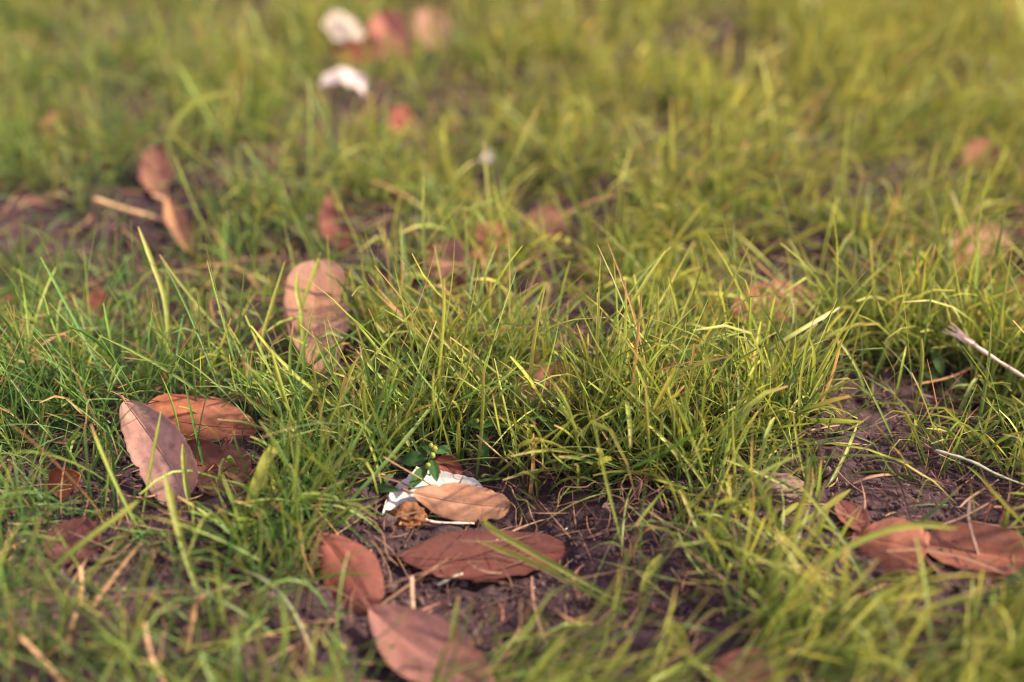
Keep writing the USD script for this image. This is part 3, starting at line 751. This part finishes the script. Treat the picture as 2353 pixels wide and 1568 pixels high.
# ------------------------------------------------------------------ dry litter lying under the grass
NT = 15000
by = rng.uniform(0.28, 1.7, NT)
bx = rng.uniform(-1, 1, NT) * (0.36 * (by * cp + CAM_H * sp) + 0.15)
lb = np.stack([bx, by, ground_z(bx, by) + rng.uniform(0.0005, 0.006, NT)], 1)
lv, lf, lc, lcen = grow(lb, rng.uniform(0, 2 * np.pi, NT), rng.uniform(1.2, 1.62, NT), rng.normal(0, 0.35, NT), np.clip(rng.lognormal(math.log(0.018), 0.5, NT), 0.004, 0.06),
                        np.clip(rng.normal(0.0007, 0.0003, NT), 0.0003, 0.0016), rng.uniform(0.3, 0.7, NT), np.where(rng.uniform(0, 1, NT) < 0.3, rng.normal(0, 0.4, NT), 0),
                        rng.normal(0, 0.5, NT), *[np.array([0.24, 0.135, 0.095]) * rng.uniform(0.3, 1.35, (NT, 1)) * (1 + rng.normal(0, 0.08, (NT, 3)))] * 2, np.zeros(NT), np.ones(NT), rng)
tag(put('thatch', (lv, lf), M_STRAW, None, lc), 'thin brown dry grass litter lying flat on the soil', 'thatch', None, 'stuff')

# ------------------------------------------------------------------ crumbs of soil
NC = 18000
cyy = np.where(rng.uniform(0, 1, NC) < 0.7, rng.uniform(0.42, 0.78, NC), rng.uniform(0.34, 1.1, NC))
cxx = rng.uniform(-1, 1, NC) * (0.36 * (cyy * cp + CAM_H * sp) + 0.05)
ico = trimesh.creation.icosahedron()
iv, if_ = np.array(ico.vertices), np.array(ico.faces)
size = np.clip(rng.lognormal(math.log(0.0008), 0.5, NC), 0.0003, 0.0034)
jit = rng.uniform(0.6, 1.3, (NC, 12, 1)) * iv[None] * size[:, None, None] * rng.uniform(0.6, 1.2, (NC, 1, 3))
cv = jit + np.stack([cxx, cyy, ground_z(cxx, cyy) + size * 0.4 + 0.0008], 1)[:, None]
cf = (if_[None] + (np.arange(NC) * 12)[:, None, None]).reshape(-1, 3)
ccol = np.array([0.075, 0.047, 0.048]) * rng.uniform(0.6, 1.9, (NC, 1))
light = (rng.uniform(0, 1, NC) < 0.012) & (size < 0.0008)
ccol[light] = np.array([0.5, 0.42, 0.42]) * rng.uniform(0.6, 1.2, (light.sum(), 1))
tag(put('soil_crumbs', (cv.reshape(-1, 3), cf), M_CRUMB, None, np.repeat(ccol, 12, 0), smooth=False), 'dark purplish soil crumbs and grit on the bare ground', 'soil', None, 'stuff')

# ------------------------------------------------------------------ stones


def stone(label, px, py, w, hgt, colour, seed):
    c = on_ground(px, py, 0.0)
    k = depth_of(c) * K
    m = trimesh.creation.icosphere(4, 1.0)
    v = np.array(m.vertices)
    v = v * (0.62 + 0.6 * meshkit.fbm(v * 1.7 + seed, 3, seed) + 0.22 * meshkit.fbm(v * 9.0 + seed, 3, seed + 1))[:, None] * [w * k, w * k * 0.8, hgt * k]
    o = put('stone', (v, m.faces), M_CRUMB, None, np.asarray(colour) * (0.7 + 0.6 * meshkit.fbm(v * 700, 3, seed)[:, None]))
    UsdGeom.Xformable(o).AddTranslateOp().Set(Gf.Vec3d(*map(float, c)))
    tag(o, label, 'stone')


stone('rounded greyish pink clod under blades at lower right of the right tussock', 1780, 1128, 68, 34, (0.16, 0.105, 0.10), 3)
stone('small grey stone in the dark gap of the central tussock', 1275, 845, 16, 20, (0.36, 0.30, 0.33), 5)
stone('tiny white pebble on the bare soil below the roots', 1302, 1218, 5, 5, (0.75, 0.7, 0.68), 6)
stone('pinkish crumb of stone on the soil among the wiry roots', 1395, 1165, 11, 9, (0.5, 0.33, 0.28), 7)

# ------------------------------------------------------------------ single blades that stand out in the photograph
HERO = [
 ('stout yellowish blade standing tall at left, curving to its tip', [(392, 905), (388, 800), (378, 690), (350, 605), (318, 522)], 10, 0.7, 0.03),
 ('thin blade with a flat kinked top at left', [(300, 905), (345, 830), (385, 765), (402, 750), (432, 757)], 8, 0.75, 0.08),
 ('blade folded over like a hairpin beside the stout yellowish one', [(462, 850), (452, 760), (440, 700), (441, 675), (448, 664), (460, 690), (468, 760)], 7, 0.55, 0.0),
 ('curving S shaped thin blade in front of the dark gap at left', [(632, 935), (612, 890), (603, 830), (604, 775), (625, 700), (655, 600)], 8, 0.7, 0.05),
 ('blade with a looped tip crossing the tall pale leaf', [(702, 905), (697, 800), (692, 720), (682, 670), (684, 625)], 10, 0.6, 0.06),
 ('straight thin blade rising right across the top of the tall pale leaf', [(680, 860), (690, 720), (712, 650), (737, 580)], 8, 0.55, 0.04),
 ('long stout diagonal blade falling right through the central tussock', [(1205, 1010), (1150, 930), (1080, 840), (985, 752)], 11, 0.8, 0.0),
 ('twin straight blade beside the long stout diagonal one', [(1195, 985), (1130, 900), (1080, 830), (1062, 800)], 8, 0.7, 0.0),
 ('pale bleached straight blade lying across the right tussock', [(1753, 812, 0.026), (1840, 758, 0.034), (1930, 706, 0.040)], 9, 1.0, 0.0),
 ('stiff blade slanting down right behind the right tussock', [(1640, 742), (1615, 690), (1590, 638)], 11, 0.7, 0.04),
 ('yellow tipped blade slanting down left from the upper right grass', [(2180, 560), (2120, 510), (2042, 452)], 10, 0.9, 0.04),
 ('stiff yellow blade slanting across the upper middle tussock', [(1660, 545), (1620, 490), (1570, 432)], 9, 0.9, 0.05),
 ('tall thin blade upright left of the central tussock', [(1072, 660), (1075, 580), (1090, 500), (1100, 440)], 9, 0.7, 0.04),
 ('bent blade arching over like a bow above the front left leaves', [(630, 1080), (640, 1010), (700, 950), (760, 925), (790, 950), (800, 990)], 13, 0.75, 0.0),
 ('broad yellow blade in the front left tussock, leaning right', [(560, 1230), (580, 1140), (615, 1050), (640, 1035)], 24, 0.95, 0.0),
 ('broad yellow blade folded down in the front left tussock', [(600, 1180), (612, 1060), (625, 1080), (645, 1160)], 20, 0.95, 0.0),
 ('long green blade leaning left in the front left soil', [(470, 1400), (425, 1270), (400, 1180), (378, 1085)], 14, 0.6, 0.02),
 ('long flat blade crossing the lower left grass', [(100, 1325, 0.015), (200, 1240, 0.026), (275, 1185, 0.032), (320, 1150, 0.036)], 11, 0.6, 0.0),
 ('cut blunt blade standing before the pinkish tan leaf', [(440, 1180), (426, 1100), (420, 1020)], 11, 0.8, 0.05),
 ('thin blade standing before the left side of the pinkish leaf', [(325, 1200), (345, 1080), (370, 945)], 6, 0.45, 0.06),
 ('fat blade lying across the long maroon leaf', [(1430, 1385, 0.006), (1260, 1290, 0.022), (1130, 1215, 0.030), (1110, 1190, 0.026)], 12, 0.75, 0.0),
 ('second fat blade lying across the front of the maroon leaf', [(1440, 1410, 0.010), (1250, 1305, 0.018), (1095, 1240, 0.024)], 11, 0.75, 0.05),
 ('stubby cut blade standing right of the maroon leaf', [(1470, 1400), (1485, 1330), (1520, 1275)], 19, 0.75, 0.06),
 ('bright yellow green blurred blade bent over at the bottom', [(1580, 1540), (1570, 1480), (1555, 1450), (1530, 1445)], 24, 0.9, 0.0),
 ('knobbed green stem across the reddish leaf at lower right', [(1760, 1440), (1900, 1290), (2020, 1225), (2120, 1205), (2200, 1215)], 14, 0.75, 0.03),
 ('yellow blade fork pointing up right at lower right', [(1970, 1450), (2010, 1395), (2080, 1370), (2170, 1355)], 15, 0.9, 0.06),
 ('slanting stiff blade left of the greyish pink clod', [(1840, 1290), (1760, 1215), (1700, 1160)], 14, 0.75, 0.05),
 ('yellow blade slanting up right over the greyish pink clod', [(1780, 1240), (1840, 1205), (1900, 1165), (1955, 1125)], 13, 0.85, 0.03),
 ('short yellow blade stub right over the greyish pink clod', [(1790, 1215), (1805, 1180), (1835, 1155)], 12, 0.9, 0.0),
 ('dried bent blade with tan tips in the dark gap of the centre', [(1195, 900), (1220, 850), (1228, 790), (1240, 850), (1245, 890)], 8, 0.9, 0.9),
 ('tan tipped arching blade above the central dark gap', [(1140, 770), (1180, 710), (1255, 650), (1258, 690), (1240, 730)], 8, 0.85, 0.5),
 ('curved green blade bowing right above the central gap', [(1390, 800), (1380, 750), (1350, 690), (1300, 645)], 10, 0.7, 0.03),
 ('kinked S blade left of the right tussock', [(1560, 870), (1520, 810), (1492, 775), (1500, 740), (1525, 705)], 8, 0.75, 0.05),
 ('cluster blade with a bent tip at the middle right', [(1680, 860), (1720, 800), (1755, 740), (1765, 668), (1790, 690)], 9, 0.85, 0.0),
 ('long blade bent to the left at upper left, lit along its arch', [(430, 430, 0.0), (390, 330), (430, 250), (480, 222), (540, 210)], 14, 0.7, 0.05),
 ('forked pale blade pair, leaning right, in the upper middle', [(1060, 400), (1100, 340), (1160, 260), (1185, 212)], 16, 0.85, 0.1),
 ('long broad blurred blade arching over at the upper right', [(2090, 330), (2130, 220), (2155, 165), (2185, 200), (2200, 240)], 24, 0.8, 0.0),
 ('broad bright blurred blade upright at the top right', [(2370, 170), (2360, 90), (2345, -30)], 26, 0.95, 0.0),
 ('upright blade at the right edge with a tan cut tip', [(2320, 420), (2300, 360), (2265, 285)], 15, 0.8, 0.08),
]
for (label, pts, wpx, yel, dryp) in HERO:
    p = px_path(pts, dd=0.004)
    k = depth_of(p[0]) * K
    nring = 18
    path = spline(p, nring)
    a = path[0].copy()
    r = np.random.default_rng(int(pts[0][0] * 3 + pts[0][1]))
    t = np.gradient(path, axis=0)
    t /= np.linalg.norm(t, axis=1, keepdims=True)
    view = VIEW + r.normal(0, 0.35, 3)
    side = np.cross(t, view)
    side /= np.linalg.norm(side, axis=1, keepdims=True)
    nrm = np.cross(side, t)
    s = np.linspace(0, 1, nring)
    w = wpx * 1.1 * k * np.minimum(1, 0.7 + s) * np.clip((1 - s) * 5 + 0.12, 0, 1) ** 0.7
    hv, hf = ribbons((path - a)[None], side[None], nrm[None], w[None], 0.35)
    tip, rootcol = greens(1, np.random.default_rng(3), 0.0)
    tip = np.array([0.16, 0.235, 0.030]) * (1 - yel) + np.array([0.42, 0.41, 0.09]) * yel
    if yel >= 1.0:
        tip = np.array([0.58, 0.55, 0.22])
    rootcol = np.array([0.07, 0.14, 0.045]) * (1 - yel) + np.array([0.15, 0.21, 0.045]) * yel
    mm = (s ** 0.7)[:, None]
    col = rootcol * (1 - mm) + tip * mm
    dr = np.clip((s - (1 - dryp)) * 12, 0, 1)[:, None] if dryp else 0
    col = col * (1 - dr) + np.array([0.52, 0.32, 0.16]) * dr
    col = np.repeat(col[:, None], 3, 1)
    col[:, 1] *= 1.15
    o = put('grass_blade', (hv, hf), M_GRASS, None, col.reshape(-1, 3))
    UsdGeom.Xformable(o).AddTranslateOp().Set(Gf.Vec3d(*map(float, a)))
    tag(o, label, 'grass blade')

# ------------------------------------------------------------------ the lawn further off, which goes on all round
lawn = UsdGeom.PointInstancer.Define(stage, '/World/lawn')
tag(lawn.GetPrim(), 'rest of the lawn running on behind and beside the near grass', 'grass', None, 'stuff')
protos = []
for k_ in range(5):
    n = 900
    rr = 0.16 * np.sqrt(rng.uniform(0, 1, n))
    an = rng.uniform(0, 2 * np.pi, n)
    bb = np.stack([rr * np.cos(an), rr * np.sin(an), np.full(n, -0.004)], 1)
    lx, ly = rng.normal(0.1, 0.38, n), rng.normal(0, 0.35, n)
    tc, rc = greens(n, rng, 0.12)
    pv, pf, pc, _ = grow(bb, np.arctan2(lx, ly), np.clip(np.hypot(lx, ly), 0.02, 1.35), np.abs(rng.normal(0.25, 0.35, n)), np.clip(rng.lognormal(math.log(0.042), 0.36, n), 0.015, 0.09),
                         np.clip(rng.normal(0.0018, 0.0005, n), 0.0008, 0.0032), rng.uniform(0.35, 0.8, n), np.where(rng.uniform(0, 1, n) < 0.15, 1.2, 0), rng.normal(0, 0.35, n), tc, rc,
                         np.where(rng.uniform(0, 1, n) < 0.5, rng.uniform(0, 0.15, n), 0), rng.uniform(0, 0.6, n), rng)
    protos.append(put('lawn_patch', (pv, pf), M_GRASS, lawn.GetPrim(), pc).GetPath())
lawn.CreatePrototypesRel().SetTargets(protos)
pos = []
for _ in range(9000):
    x, y = rng.uniform(-4, 4), rng.uniform(-2.5, 6)
    inside = 0.28 - 0.02 < y < 1.75 + 0.05 and abs(x) < 0.36 * (y * cp + CAM_H * sp) + 0.22 + 0.08
    near_eye = math.hypot(x, y) < 0.45 and y < 0.45
    if not inside and not near_eye and rng.uniform() < math.exp(-max(0, math.hypot(x, y - 1) - 1.6) * 0.5):
        pos.append((x, y, float(ground_z(x, y))))
ang = rng.uniform(0, 2 * np.pi, len(pos))
lawn.CreatePositionsAttr(Vt.Vec3fArray([Gf.Vec3f(*p) for p in pos]))
lawn.CreateOrientationsAttr(Vt.QuathArray([Gf.Quath(math.cos(a / 2 * 0.25), 0, 0, math.sin(a / 2 * 0.25)) for a in ang]))
lawn.CreateProtoIndicesAttr(Vt.IntArray([int(x) for x in rng.integers(0, 5, len(pos))]))
lawn.CreateScalesAttr(Vt.Vec3fArray([Gf.Vec3f(s, s, s) for s in rng.uniform(0.85, 1.15, len(pos))]))
print('blades', keep.sum(), 'of', N, 'patches', len(pos))
